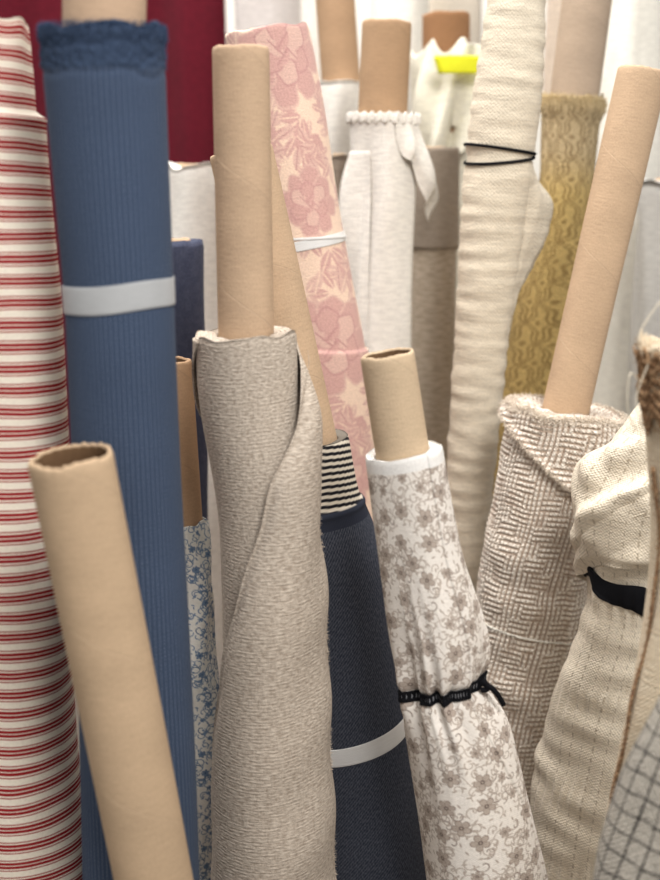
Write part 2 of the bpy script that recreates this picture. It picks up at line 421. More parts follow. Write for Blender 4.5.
# ============ 2 blue ============
b=NB('navy_pinstripe'); u,v=b.uv()
nz=b.ss(b.noise(u,v,380,380,2),.25,.75)
f=b.m('FRACT',b.m('MULTIPLY',u,1/.0044)); ln=b.m('MULTIPLY',b.ss(f,.0,.08),b.m('SUBTRACT',1.0,b.ss(f,.10,.20)))
dash=b.ss(b.m('SINE',b.m('MULTIPLY',v,2*pi/.0036)),-.8,.5)
lipm=b.ss(v,.030,.034)
base=b.mix(b.m('MULTIPLY',b.m('MULTIPLY',ln,lipm),b.m('ADD',.12,b.m('MULTIPLY',dash,.46))),lin((66,79,101)),lin((158,168,182)))
base=b.mix(b.m('MULTIPLY',b.m('SUBTRACT',1.0,lipm),.6),base,lin((62,76,98)))
g=b.m('ADD',.74,b.m('ADD',b.m('MULTIPLY',nz,.16),b.m('MULTIPLY',b.noise(u,v,10,10,3,2.),.26)))
m_blue=b.finish(b.mix(1.0,base,b.gray(g),'MULTIPLY'),nz,.0003,.5,.92,.03)
wv2=Waves(21,10,3,14,.0012); fz=Waves(22,60,60,1200,.0005); lw=Waves(23,10,7,8,.0016,1)
def d_blue(th,s):
    e=lw(th,0*s); lip=1-sm(s,.031+e,.034+e)
    return wv2(th,s)+lip*(.0003+.0005*np.sin(3*th)+fz(th,s))+.0010*np.exp(-((s-.006)/.005)**2)-.0008*np.exp(-((s-.035-e)/.002)**2)-.0009*np.exp(-((s-.016-e*1.5)/.0015)**2)
r2=make_roll('navy blue pinstriped fabric roll with frayed top edge and ribbon',[(27,42,166),(70,43,167),(300,63,175),(450,71,181),(600,77,188),(880,84,199)],.98,m_blue,tube=(106,-70,42),tmat=mat_kraft('kraft_blue_core',(186,160,136)),disp=d_blue,nth=300,ds=.0020,edge=.0016,layers=4,ridge=.004,lean=.05)
band(r2,'ribbon',grey_rib,r2.s_at(293),.0112,.0006,-.0036,parent=r2.root,sq=.3,swave=Waves(3,5,4,5,.0006,1))
rs=np.random.RandomState(5); N=8000
th=rs.uniform(-pi,pi,N); s=rs.uniform(-.001,.034,N)*(rs.rand(N)**.8)
p=r2.surf(th,s,-.0005); dd=np.stack([np.sin(th),-np.cos(th),rs.normal(0,.7,N)+(s<.006)*1.0],1)
m_bfib=mat_plain('navy_fibre',(70,86,112),.9)
fibres('frayed_threads',p,dd,rs.uniform(.001,.0040,N),.00022,m_bfib,r2.root,1)

# ============ 3 front bare tube ============
T,t=PT(70,455,.856); B2,t2=PT(154,880,.845); a=(B2-T)/np.linalg.norm(B2-T); k=-(T[2]-.004)/a[2]
E=T+a*k; root=make_root('cardboard_tube',(E[0],E[1],0),'bare kraft cardboard tube with open hollow end, leaning','cardboard tube')
tb=tube_mesh('tube_wall',T,E,43/FPX*t,mat_kraft('kraft_front',(188,164,137),7),root,.0042,.03,160,.9,2,zmin=.0005,wob=.0007)

# ============ 4 beige ============
b=NB('beige_linen_knit'); u,v=b.uv()
w1=b.noise(u,v,5,5,2,9.0)
un=b.m('ADD',u,b.m('MULTIPLY',w1,.01)); vn=b.m('ADD',v,b.m('MULTIPLY',w1,.012))
s1=b.ss(b.noise(un,vn,160,560,3),.36,.64); s3=b.ss(b.noise(un,vn,520,160,2,5.5),.4,.66); n2=b.ss(b.noise(un,vn,420,420,2,3.0),.3,.7)
rw=b.m('SINE',b.m('MULTIPLY',vn,2*pi/.0036))
base=b.mix(b.m('MAXIMUM',s1,b.m('MULTIPLY',s3,.6)),lin((168,154,140)),lin((208,196,182)))
g=b.m('ADD',.80,b.m('ADD',b.m('MULTIPLY',n2,.12),b.m('ADD',b.m('MULTIPLY',rw,.03),b.m('MULTIPLY',b.noise(u,v,12,12,3,5.),.22))))
h=b.m('ADD',b.m('MULTIPLY',rw,.3),b.m('ADD',s1,b.m('MULTIPLY',s3,.5)))
m_beige=b.finish(b.mix(1.0,base,b.gray(g),'MULTIPLY'),h,.0005,.6,.95,.04)
wv4=Waves(41,10,4,22,.0014)
tab4=[(332,193,300),(400,197,303),(470,202,317),(600,208,328),(700,211,332),(760,210,335),(880,212,338)]
tmp=Roll(tab4,1.10)
SS4=[tmp.s_at(y) for y in (335,375,420,470,545,635,690,760,880)]+[1.3]
TT4=[1.9,1.25,.85,.30,-.25,-.80,-1.15,-1.45,-1.7,-1.9]
def seam4(s): return np.interp(s,SS4,TT4)+.03*np.sin(40*s)+.02*np.sin(75*s+1)
def d_beige(th,s): return wv4(th,s)-.014+.012*(1-sm(s,.04,.20))
r4=make_roll('natural beige slub linen roll with a diagonal overlapping flap',tab4,1.10,m_beige,tube=(241,47,29.5),tmat=mat_kraft('kraft_tall',(186,161,136)),disp=d_beige,nth=300,ds=.003,edge=.0012,layers=4)
def off_flap(A,B):
    k=sm(B,0,.12)
    e=np.exp(-A/.03)
    rd=soft(7*(A-.16)-1.2*B,1.3)*np.exp(-A/.6)*.0080
    return (.0095+.0030*e+rd*sm(A,0,.06)+.0012*np.sin(15*A-8*B)*np.exp(-A/.7)+.0040*sm(A,0,.10)*(1-.3*A)+.0020*np.sin(34*B+3*A)*sm(A,.3,.6))*(.15+.85*k)
sheet(r4,'overlapping_flap',m_beige,0,3.3,.004,r4.s_at(880)+.12,off_flap,r4.root,220,300,thick=.0018,thfn=seam4)
m_befib=mat_plain('beige_fibre',(194,181,166),.9)
rs=np.random.RandomState(6); N=2600; s=rs.uniform(.02,.66,N); th=seam4(s)+rs.uniform(0.0,.03,N)
p=r4.surf(th,s,.0105); dd=np.stack([-np.cos(th),-np.sin(th)*1.0,rs.normal(0,.5,N)],1)
fibres('frayed_threads',p,dd,rs.uniform(.001,.0022,N),.00022,m_befib,r4.root,2)
N=1600; s=rs.uniform(.1,.7,N); th=1.5+rs.normal(0,.05,N); p=r4.surf(th,s,.011)
dd=np.stack([np.sin(th),-np.cos(th),rs.normal(0,.5,N)],1)
fibres('selvedge_fringe',p,dd,rs.uniform(.001,.0045,N),.0003,m_befib,r4.root,3)

# ============ 5 denim ============
b=NB('denim_twill'); u,v=b.uv()
n=b.nt.nodes.new('ShaderNodeAttribute'); n.attribute_name='Col'
tw=b.m('SINE',b.m('ADD',b.m('MULTIPLY',u,2*pi/.0032),b.m('MULTIPLY',v,2*pi/.0040)))
s1=b.ss(b.noise(u,v,600,260,2),.38,.66)
isd=b.ss(v,.087,.088) 
twm=b.ss(tw,-.2,.9)
base=b.mix(b.m('MULTIPLY',b.m('MULTIPLY',b.m('ADD',b.m('MULTIPLY',twm,.6),b.m('MULTIPLY',s1,.6)),isd),.24),n.outputs['Color'],lin((150,154,164)))
g=b.m('ADD',.88,b.m('MULTIPLY',b.noise(u,v,14,14,2),.25))
m_den=b.finish(b.mix(1.0,base,b.gray(g),'MULTIPLY'),tw,.0001,.3,.92,.0)
r5s={}
def c_den(u,v,th):
    b0=r5s['b']; w=v+.010*(np.cos(th)-1)+.004
    st=((w/.0068)%1); dark=lin((38,37,42)); cream=lin((222,212,197)); nav=lin((54,58,70))
    a=sm(st,.02,.10)*(1-sm(st,.50,.60))
    top=dark+(cream-dark)*a[...,None]
    top=np.where((v<.0008)[...,None],lin((120,114,106)),top)
    k=sm(v,b0-.0005,b0+.0005)[...,None]
    return top*(1-k)+(nav+0*top)*k
tab5=[(440,262,350),(500,264,360),(520,262,368),(560,274,383),(700,294,402),(880,317,427)]
tmp=Roll(tab5,1.25); r5s['b']=tmp.s_at(503)
wv5=Waves(51,8,4,20,.0014)
def d_den(th,s): return wv5(th,s)+.0022*sm(s,r5s['b']-.001,r5s['b']+.001)+.0015*np.exp(-((s-r5s['b']-.004)/.003)**2)+.0016*soft(3*th+22*s,3)*sm(s,.1,.15)
r5=make_roll('dark indigo denim roll with black and cream striped end',tab5,1.25,m_den,c_den,tube=(241,150,33),disp=d_den,nth=300,ds=.0011,edge=.0002,ridge=.0)
band(r5,'ribbon',white_rib,r5.s_at(727),.0105,.0006,-.008,parent=r5.root,sq=.3,swave=Waves(4,5,3,5,.0008,1))

# ============ 6 floral ============
cvF=floral_canvas((231,224,216),(184,171,160),(154,140,131),(120,107,100),3,1.0,5,.0078)
m_flor=mat_fabric('floral_print_cotton',(0,0,0),None,450,450,(300,300),.3,.1,.0005,attr=True,sheen=.05)
tab6=[(450,363,441),(500,371,449),(560,382,461),(620,392,481),(655,399,487),(688,404,477),(705,405,492),(730,409,506),(770,414,517),(820,420,529),(880,426,544)]
tmp=Roll(tab6,1.07); sB6=tmp.s_at(683)
wv6=Waves(61,8,3,18,.0016)
def d_flor(th,s):
    dx=s-sB6; k=np.exp(-np.abs(dx)/.038); k2=np.exp(-np.abs(dx)/.10)
    pl=soft(9*th+1.4*np.sin(2*th)+10*dx)+.7*soft(14*th+2*np.sin(3*th+1)-14*dx)
    pl2=soft(4*th+1.2*np.sin(th+2)+8*dx)
    seam=(th-(.55+.8*sm(s,sB6,sB6+.2)))%(2*pi)
    return wv6(th,s)+(.0085*(pl-.6))*k+.009*(pl2-.4)*k2*sm(np.abs(dx),.0,.05)-.006*np.exp(-(dx/.008)**2)+.002*(1-seam/(2*pi))*sm(seam,0,.03)
def c_flor(u,v,th):
    c=cvF.sample(u+.02,v+.01); m=(1-sm(v,.0125,.0135))[...,None]
    return c*(1-m)+lin((234,231,227))*m
r6=make_roll('white cotton roll with small grey-brown flowers, cinched with black elastic',tab6,1.07,m_flor,c_flor,tube=(387,353,27.5),tmat=kraft_pale,disp=d_flor,nth=480,ds=.0008,edge=.0006,layers=3,wall=.003)
band(r6,'elastic_band',black_el,sB6,.0056,.0025,-.001,parent=r6.root,sq=.6,nth=460,nz=lambda th,s:.0005*np.sin(90*th))
def stitch_mat():
    b=NB('ruched_stitch'); u,v=b.uv()
    f=b.m('SINE',b.m('MULTIPLY',u,2*pi/.0028)); k=b.ss(f,.1,.5)
    return b.finish(b.mix(k,lin((22,22,26)),lin((138,138,142))),f,.001,.6,.8,0)
band(r6,'band_stitching',stitch_mat(),sB6,.0022,.0006,-.001,parent=r6.root,sq=.6,nth=460,gap=.0026)
pc=r6.surf(np.array([1.2]),np.array([sB6]),.003)[0]
thread('elastic_tail',[pc+np.array(x) for x in [(-.006,-.003,.001),(.004,-.008,.002),(.012,-.010,-.003),(.018,-.008,-.012),(.022,-.007,-.02)]],.0026,black_el,r6.root)
thread('elastic_knot',[pc+np.array(x) for x in [(-.004,-.005,-.004),(.002,-.008,.005),(.006,-.009,-.002),(.0,-.008,-.004)]],.0026,black_el,r6.root)

# ============ 7 textured right roll ============
m_tex=mat_fabric('basket_weave_wool',(0,0,0),None,260,260,(300,300),.5,.24,.0014,attr=True,sheen=.1)
wob7=Waves(71,18,9,70,.0008); wob7b=Waves(72,18,9,70,.0008); msk7=Waves(75,24,22,340,.6)
def pat7(th,s,R_=.07):
    u=th*R_+wob7(th,s)+.10*s; v=s+wob7b(th,s)+.06*th*R_
    ch=.0190; row=np.floor(v/ch); cu=u/.0265+.5*(row%2); ck=np.floor(cu)
    par=(ck%2)
    ln=.5+.5*np.sin(2*pi*np.where(par==0,v/.00633,u/.0066+ck*.3))
    spk=.5+.5*np.sin(2*pi*np.where(par==0,u,v)/.0062+ck*2+row)
    return np.clip(sm(ln,.15,.6)*(.45+.55*sm(spk,.1,.5))*np.clip(1.1+msk7(th,s)*.4,.5,1.2),0,1)
wv7=Waves(73,10,3,22,.0022); cr7=Waves(74,12,3,130,.0010)
def d_tex(th,s):
    e7=.062+.045*np.sin(th+.5)
    wrap=.007*(1-sm(s,e7-.002,e7+.002))+.003*np.exp(-((s-e7+.006)/.005)**2)
    g=(th-(.2+1.2*s))%(2*pi)
    rnd=-.006*np.exp(-s/.006)
    return wv7(th,s)+cr7(th,s)+.0022*pat7(th,s)+.005*(1-g/(2*pi))*sm(g,0,.06)+wrap-.006+rnd
def c_tex(u,v,th):
    p=pat7(th,v)[...,None]; return lin((180,161,145))*(1-p)+lin((238,230,219))*p
r7=make_roll('beige and cream chunky woven wool roll with frayed top',[(408,509,623),(440,504,621),(470,498,612),(560,481,594),(640,468,580),(720,458,568),(800,446,556),(880,434,544)],1.42,m_tex,c_tex,tube=(643,70,25),disp=d_tex,nth=480,ds=.0011,edge=.002,layers=5,ridge=.003,lean=.09)
band(r7,'tie_thread',mat_plain('cream_thread',(225,220,210)),r7.s_at(622),.0011,.0015,.003,parent=r7.root)
rs=np.random.RandomState(8); N=6500; th=rs.uniform(-pi,pi,N); s=np.abs(rs.normal(0,.004,N)); p=r7.surf(th,s+Waves(1,10,9,10,.002,1)(th,0*th),-.001)
dd=np.stack([np.sin(th)*.8,-np.cos(th)*.8,rs.normal(.3,.6,N)],1)
m_cfib=mat_plain('cream_fibre',(226,215,201),.9)
fibres('frayed_threads',p,dd,rs.uniform(.003,.008,N),.0006,m_cfib,r7.root,4,5,.6)
N=3000; th=rs.uniform(-2.2,1.8,N); s=.062+.045*np.sin(th+.5)+rs.normal(-.001,.001,N); p=r7.surf(th,s-.003,-.0005); dd=np.stack([np.sin(th),-np.cos(th),rs.normal(-.7,.6,N)],1)
fibres('wrap_fringe',p,dd,rs.uniform(.001,.006,N),.0004,m_cfib,r7.root,14,4,.6)
N=4000; th=rs.uniform(-2.0,1.8,N); s=rs.uniform(.0,.52,N); p=r7.surf(th,s,-.0005); dd=np.stack([np.sin(th),-np.cos(th),rs.normal(0,1.0,N)],1)
fibres('surface_fuzz',p,dd,rs.uniform(.001,.0025,N),.0003,m_cfib,r7.root,16,3,.7)
sheet(r7,'fabric_tag',white_rib,.82,1.0,r7.s_at(640),r7.s_at(640)+.022,lambda A,B:.003+.006*B,r7.root,8,8)

# ============ 8 cream dashed roll ============
m_crm=mat_fabric('cream_crinkle_cotton',(0,0,0),None,300,300,(90,420),.5,.16,.0010,attr=True,sheen=.05)
def c_crm(u,v,th):
    base=np.ones(u.shape+(3,))*lin((222,211,193))
    uu=u/.0125; c=np.floor(uu); fu=uu-c; fv=(v/.0115+.37*c)%1
    m=(np.abs(fu-.5)<.06)*(fv<.5)*1.0
    hl=(np.sin(2*pi*v/.0065)>.7)*.08
    base=base*(1-hl[...,None])
    return base*(1-.5*m[...,None])+lin((140,122,98))*.5*m[...,None]
tab8=[(400,664,748),(425,650,736),(450,634,724),(475,612,714),(500,590,706),(525,586,700),(560,592,694),(598,594,690),(625,588,688),(700,560,676),(800,537,660),(880,528,650)]
tmp=Roll(tab8,1.20,.05); sB8=tmp.s_at(588); s0_8=tmp.s_at(425)
wv8=Waves(81,10,3,30,.003); gz8=Waves(82,12,8,40,.003,3)
cr8=Waves(83,16,4,220,.0010)
def d_crm(th,s):
    k=np.exp(-np.abs(s-sB8)/.05); up=1-sm(s,sB8-.03,sB8)
    low=1-up
    return wv8(th,s)+gz8(th,s)*k*.9+cr8(th,s)+up*(.006*soft(2*th+40*s+.6))-.004*up+low*(.005*soft(3*th-16*s+1,2.5)+.0012*np.sin(2*pi*th*.062/.0125)*soft(60*s+2*th))
r8=make_roll('cream crinkled cotton roll with brown dashes, tied with black band',tab8,1.20,m_crm,c_crm,disp=d_crm,lean=.05,nth=380,ds=.0014,edge=.003,core=True)
band(r8,'tie_band',black_el,sB8+.004,.0135,.004,.014,parent=r8.root,sq=.9,tph=.0,nz=Waves(84,6,8,60,.0016,2),nzs=lambda th,s:.35*np.sin(2*th+1),swave=lambda th,s:.003*np.sin(5*th))
cw8=Waves(87,14,9,9,.0010,2)
def crease(A,B,a,b_,c):
    w=A*a+B*b_+c+.9*np.sin(2.3*A+3*B+c)
    x=(w/(2*pi))%1.0
    return np.where(x<.35,sm(x,0,.35),1-sm(x,.35,1.0))
def fo1(A,B): return .003+.010*crease(A,B,11,12,2.4)*sm(B,.0,.3)+.003*crease(A,B,19,-6,.3)+.004*B*np.sin(pi*A)+cw8(A*4,B*4)-.006*sm(B,.93,1)
def fo2(A,B): return .011+.010*crease(A,B,9,15,1)*sm(B,0,.3)+.003*crease(A,B,19,9,2)+cw8(A*5,B*3)-.006*sm(B,.92,1)
sheet(r8,'folded_flap',m_crm,-2.3,.8,s0_8*.4,sB8-.020,fo1,r8.root,200,160,colfn=c_crm,dsf=lambda A,B:B*(.032-.085*A+.006*np.sin(9*A+1)),thick=.0014)
sheet(r8,'folded_flap',m_crm,-2.1,1.0,s0_8*.6,sB8-.064,fo2,r8.root,200,140,colfn=c_crm,dsf=lambda A,B:B*(.050-.14*A+.008*np.sin(8*A)),thick=.0014)

# ============ 9 brown edged roll ============
m_oat=mat_fabric('oatmeal_canvas',(212,198,176),(194,176,150),240,240,(60,400),.6,.2,.0012)
wv9=Waves(91,8,3,20,.0015)
r9=make_roll('oatmeal canvas roll with ragged brown edge and loose threads',[(345,640,728),(440,648,734),(520,655,742),(580,653,740),(640,644,732),(700,632,722),(780,615,706),(880,594,690)],.96,m_oat,disp=lambda th,s:wv9(th,s)+.002*soft(5*th+20*s),nth=220,ds=.004,edge=.006,layers=5,ridge=.005)
m_brn=mat_fabric('brown_selvedge',(128,98,72),(176,146,114),200,200,(260,160),.9,.4,.0018,strength=1.0)
sheet(r9,'brown_selvedge',m_brn,-1.44,-1.32,.10,.95,lambda A,B:.0014+.0012*np.sin(60*B),r9.root,6,160,dth=lambda A,B:.05*np.sin(9*B)+.02*np.sin(50*B),thick=.0008)
wre=Waves(95,14,30,30,.004,4)
sheet(r9,'ragged_edge',m_brn,-1.6,.4,.004,.050,lambda A,B:.001+.0025*soft(19*A+9*B)+.0015*np.sin(40*B),r9.root,120,40,dsf=lambda A,B:B*(.02*np.sin(7*A)+.012*np.sin(19*A))+wre(A*2,0*A)*(1-B)*.8,thick=.0008)
rs=np.random.RandomState(9); N=2600; th=rs.uniform(-pi,pi,N); s=rs.uniform(-.002,.07,N); p=r9.surf(th,s,-.0005)
fibres('frayed_threads',p,np.stack([np.sin(th),-np.cos(th),rs.normal(-.1,.8,N)],1),rs.uniform(.003,.009,N),.0004,mat_plain('brown_fibre',(158,128,96),.9),r9.root,5,6,.7)
N=900; s=rs.uniform(.1,.75,N); th=-1.38+.05*np.sin(9*(s-.1)/.85)+rs.normal(0,.03,N); p=r9.surf(th,s,.001)
fibres('selvedge_fringe',p,np.stack([np.sin(th),-np.cos(th),rs.normal(0,.7,N)],1),rs.uniform(.001,.005,N),.0003,mat_plain('brown_edge_fibre',(146,114,84),.9),r9.root,15,4,.6)
p0=r9.surf(np.array([-1.3]),np.array([.01]),0)[0]
th_w=mat_plain('loose_thread_cream',(225,215,195))
thread('loose_thread',[p0+np.array(x) for x in [(0,0,0),(-.008,-.01,.02),(.004,-.012,.045),(.012,-.01,.05)]],.0005,th_w,r9.root)
thread('curled_thread',[p0+np.array(x) for x in [(0,0,-.02),(-.012,-.01,-.01),(-.012,-.012,-.04),(.0,-.01,-.06)]],.0005,th_w,r9.root)
thread('hanging_thread',[p0+np.array(x) for x in [(.002,-.01,.0),(-.006,-.012,-.03),(.001,-.012,-.06),(-.004,-.012,-.10)]],.0005,th_w,r9.root)

# ============ 10 plaid ============
m_pl=mat_fabric('grey_check_wool',(0,0,0),None,220,220,(200,200),.5,.35,.0016,attr=True,sheen=.1,fine=320,strength=.9)
wpl=Waves(101,14,9,90,.0009)
def c_pl(u,v,th):
    u=u+wpl(th,v)+.1*v; v=v+u*.10+wpl(th,v*1.3+1)
    a=(np.abs((u/.0155)%1-.5)<.055)|(np.abs((v/.0175)%1-.5)<.05)
    br=(np.sin(u*2*pi/.0031)*np.sin(v*2*pi/.0029)>-.7)
    b_=(np.sin(u*2*pi/.0027)*np.sin(v*2*pi/.0027)>.2)*.25
    c=lin((182,175,164))*(1-b_[...,None]); return np.where((a&br)[...,None],lin((36,33,32)),c)
wv10=Waves(102,8,3,30,.003)
r10=make_roll('grey wool roll with thin black windowpane check',[(695,668,750),(730,652,748),(780,630,744),(880,603,736)],.86,m_pl,c_pl,disp=lambda th,s:wv10(th,s)+.003*soft(4*th+18*s),nth=460,ds=.0009,edge=.003,layers=4,ridge=.004)

# ============ 11 pink damask ============
cvD=damask_canvas()
m_pink=mat_fabric('pink_damask',(0,0,0),None,350,350,(90,420),.3,.16,.0007,attr=True,sheen=.15)
tab11=[(30,227,308),(120,246,326),(250,262,349),(340,274,364),(370,278,368),(540,292,382),(880,325,412)]
tmp=Roll(tab11,1.50); s11=tmp.s_at(345)
wv11=Waves(111,8,3,18,.0022)
r11=make_roll('peach roll with dusty pink damask flowers, tied with white ribbon',tab11,1.50,m_pink,lambda u,v,th:cvD.sample(u*.88+.045,v*.88+.04),disp=lambda th,s:wv11(th,s)+.0035*sm(s,s11-.002+.01*np.sin(th),s11+.002+.01*np.sin(th)),nth=300,ds=.0016,edge=.001,layers=5,ridge=.003,tmat=kraft_pale)
band(r11,'ribbon',white_rib,r11.s_at(243),.006,.0008,-.004,parent=r11.root,sq=.3)
band(r11,'ribbon',white_rib,r11.s_at(238),.0015,.001,.004,tph=.5,gap=.0016,parent=r11.root,sq=.4)

# ============ 12 slate roll, blue floral roll ============
m_slate=mat_fabric('slate_blue_cotton',(76,80,98),(60,64,84),300,300,(100,100),.5,.25,.001)
make_roll('plain slate blue cotton roll beside navy roll',[(240,150,204),(500,158,208),(880,175,222)],1.5,m_slate,disp=lambda th,s:.0012*np.sin(2*th+20*s),nth=120,ds=.008,layers=3,r_in=.01)
cvB=floral_canvas((234,233,226),(128,150,176),(96,120,150),(86,108,140),9,.9,6,.0095,.55)
m_bf=mat_fabric('blue_floral_cotton',(0,0,0),None,400,400,(300,300),.3,.1,.0008,attr=True)
wv12=Waves(121,8,4,40,.003)
make_roll('white cotton roll printed with small blue flowers',[(520,156,206),(600,160,213),(700,164,216),(880,172,222)],1.24,m_bf,lambda u,v,th:cvB.sample(u,v),tube=(170,360,22),tmat=kraft_dark,disp=lambda th,s:wv12(th,s)+.004*soft(4*th+30*s),nth=300,ds=.0011,edge=.001)

# ============ background rolls ============
def mf(n,c,c2=None,**k): return mat_fabric(n,c,c2 or tuple(int(x*.90) for x in c),220,220,(60,300),.6,.14,.001,**k)
m_white=mf('white_muslin',(236,231,223)); m_ivory=mf('ivory_gauze',(220,209,190)); m_pale=mf('pale_green_white',(226,221,205)); m_taupe=mf('taupe_cotton',(168,155,142)); m_speck=mf('speckled_oat',(196,182,166),(154,138,120))
def smooth_d(seed,a=.002,k=4,m=20,fo=.0):
    w=Waves(seed,8,k,m,a); return lambda th,s:w(th,s)+fo*soft(5*th+1.5*np.sin(9*s+seed))
q=make_roll('white muslin roll with scalloped loose edge on cardboard tube',[(114,352,413),(200,355,413),(345,352,412),(500,350,408),(880,345,400)],1.70,m_white,tube=(387,22,25),tmat=mat_kraft('kraft_mid',(172,144,116)),disp=smooth_d(131,.002,4,20,.004),nth=160,ds=.005,edge=.001)
band(q,'scalloped_edge',m_white,.006,.006,.003,parent=q.root,nz=lambda th,s:.0025*np.sin(24*th),swave=lambda th,s:.0025*np.sin(24*th+1))
sheet(q,'loose_fold',m_white,-1.95,-.5,.05,.27,lambda A,B:.001+.022*(1-A)**1.2*np.sin(pi*B**.8)**1.2+.004*soft(12*A+4*B)*(.3+B),q.root,dsf=lambda A,B:B*.08*(A-.4),thick=.0006)
sheet(q,'loose_fold',m_white,.3,1.75,.003,.15,lambda A,B:.001+.034*A**1.3*sm(B,0,.75)*(1-sm(B,.75,1.0)*.5)+.006*soft(16*A+2*B)*B,q.root,dsf=lambda A,B:-B*.12*(1-A)**1.0+.008*np.sin(12*A)*B,thick=.0006)
make_roll('white cotton roll with kraft tube behind damask roll',[(82,318,364),(300,318,362),(880,322,362)],1.95,m_white,tube=(331,-60,20),tmat=kraft_dark,disp=smooth_d(132,.002,4,20,.004),nth=120,ds=.008)
make_roll('small taupe cotton roll behind damask roll',[(155,326,352),(400,330,356),(880,340,366)],1.83,m_taupe,disp=smooth_d(133,.001),nth=80,ds=.01)
q=make_roll('taupe roll over speckled oat fabric',[(148,410,458),(240,411,457),(430,406,452),(880,400,440)],1.82,m_speck,disp=lambda th,s:.001*np.sin(3*th+9*s),nth=120,ds=.006)
sheet(q,'outer_wrap',m_taupe,-pi,pi,.0,.145,lambda A,B:.003+.001*np.sin(9*A),q.root,80,30)
q=make_roll('pale cream roll with yellow tag and brown paper tube end',[(56,418,474),(140,416,468),(300,420,466),(880,415,455)],2.02,m_pale,tube=(446,14,24),tmat=mat_kraft('kraft_brown_paper',(152,116,86)),disp=smooth_d(134,.004,5,40),nth=160,ds=.006,edge=.003)
sheet(q,'loose_fold',m_pale,-1.6,1.6,-.012,.17,lambda A,B:.004+.030*crease(A,B,22,7,1)*B**.6,q.root,140,60,dsf=lambda A,B:.035*np.sin(6*A)*B+.012*np.sin(17*A)*(1-B),thick=.0006)
sheet(q,'loose_fold',m_pale,.2,2.2,-.014,.11,lambda A,B:.012+.034*A*np.sin(pi*B)+.008*crease(A,B,18,4,0),q.root,90,50,dsf=lambda A,B:.03*A*B,thick=.0006)
sheet(q,'yellow_tag',mat_plain('yellow_tag_paper',(232,232,60),.6),-.3,.8,.008,.034,.046,q.root,10,8,dth=lambda A,B:.1*B)
# gauze
wvg=Waves(141,10,3,12,.0010); wg3=Waves(144,18,2,420,.0006)
def d_g(th,s): return wvg(th,s)+wg3(th,s)+.001*soft(4*th+7*s)-.003*np.exp(-((s-.235)/.012)**2)
q=make_roll('ivory crinkled gauze roll tied with black elastic loops',[(-40,494,542),(20,486,543),(80,476,541),(160,465,532),(180,463,530),(320,455,511),(480,446,494),(600,438,486),(880,422,466)],1.55,m_ivory,disp=d_g,nth=240,ds=.0026,edge=.002)
sg=q.s_at(155)
band(q,'elastic_loop',black_el,sg-.007,.0018,.003,.004,parent=q.root,sq=1)
band(q,'elastic_loop',black_el,sg+.006,.0018,.003,-.007,tph=.6,parent=q.root,sq=1)
sheet(q,'loose_end',m_ivory,1.1,2.0,sg+.006,sg+.20,lambda A,B:.0002+.046*A**1.2*sm(B,0,.30)*(1-sm(B,.40,1.0))+.005*soft(12*A+9*B)*A,q.root,thick=.0006)
# yellow tapestry
m_yel=mat_fabric('mustard_tapestry',(0,0,0),None,220,220,(240,240),.5,.3,.0022,attr=True,fine=300,strength=1.0)
wy=Waves(145,10,5,40,.0030); wy2=Waves(146,10,5,40,.0030)
def py_(th,v,u):
    u2=u+wy(th,v); v2=v+wy2(th,v)
    a1=np.abs(((u2/.040+v2/.056+.12*np.sin(2*pi*v2/.028))%1)-.5); a2=np.abs(((u2/.040-v2/.056+.12*np.sin(2*pi*v2/.028+2))%1)-.5)
    tl=np.maximum(sm(.13-a1,-.03,.03)*(1-sm(.045-a1,-.02,.02)),sm(.13-a2,-.03,.03)*(1-sm(.045-a2,-.02,.02)))
    dm=sm((a1-.36),-.03,.03)*sm((a2-.36),-.03,.03)
    return np.clip(tl+dm,0,1)
def c_y(u,v,th):
    m=py_(th,v,u)[...,None]*.72
    g1,b1=lin((202,176,118)),lin((138,112,68)); g2,b2=lin((200,180,144)),lin((140,116,82))
    k=(sm(v,.06,.14))[...,None]
    return (g2*(1-m)+b2*m)*(1-k)+(g1*(1-m)+b1*m)*k
wyy=smooth_d(143)
q=make_roll('mustard yellow tapestry roll with ornate brown lattice pattern',[(98,546,602),(180,541,594),(300,515,586),(420,498,572),(560,482,550),(880,452,516)],1.74,m_yel,c_y,tube=(596,-70,25),tmat=mat_kraft('kraft_grey',(172,154,136)),disp=lambda th,s:wyy(th,s)+.004*np.exp(-((s-.015)/.012)**2)*(1+.5*np.sin(5*th)),nth=300,ds=.0025,edge=.004,layers=4,ridge=.004)
rs=np.random.RandomState(12); N=2600; th=rs.uniform(-pi,pi,N); s=np.abs(rs.normal(0,.008,N)); p=q.surf(th,s,-.001)
fibres('frayed_threads',p,np.stack([np.sin(th),-np.cos(th),rs.normal(.4,.6,N)],1),rs.uniform(.003,.010,N),.0006,mat_plain('gold_fibre',(206,188,152),.9),q.root,6,4,.6)
# more far rolls
make_roll('white cotton roll beside red cloth',[(165,156,240),(300,158,238),(880,180,236)],1.82,m_white,disp=smooth_d(151,.004,4,20,.005),nth=120,ds=.008,edge=.004)
far=[([(-60,232,300),(400,240,300),(880,250,305)],2.3,(208,200,196),'pale lilac grey cotton roll'),
([(-60,372,428),(400,372,426),(880,372,420)],2.35,(234,229,219),'off-white linen roll against the wall'),
([(-60,550,592),(400,540,580),(880,520,560)],2.2,(208,192,176),'blush linen roll against the wall'),
([(-60,606,664),(300,596,652),(880,570,620)],2.1,(236,232,222),'tall white cotton roll with soft sheen'),
([(-60,425,480),(400,425,478),(880,420,470)],2.5,(208,198,184),'warm grey linen roll against the wall'),
([(-60,300,352),(400,304,352),(880,310,352)],2.5,(234,228,219),'white poplin roll against the wall'),
([(180,640,700),(500,630,690),(880,600,660)],1.9,(194,191,186),'light grey felt roll')]
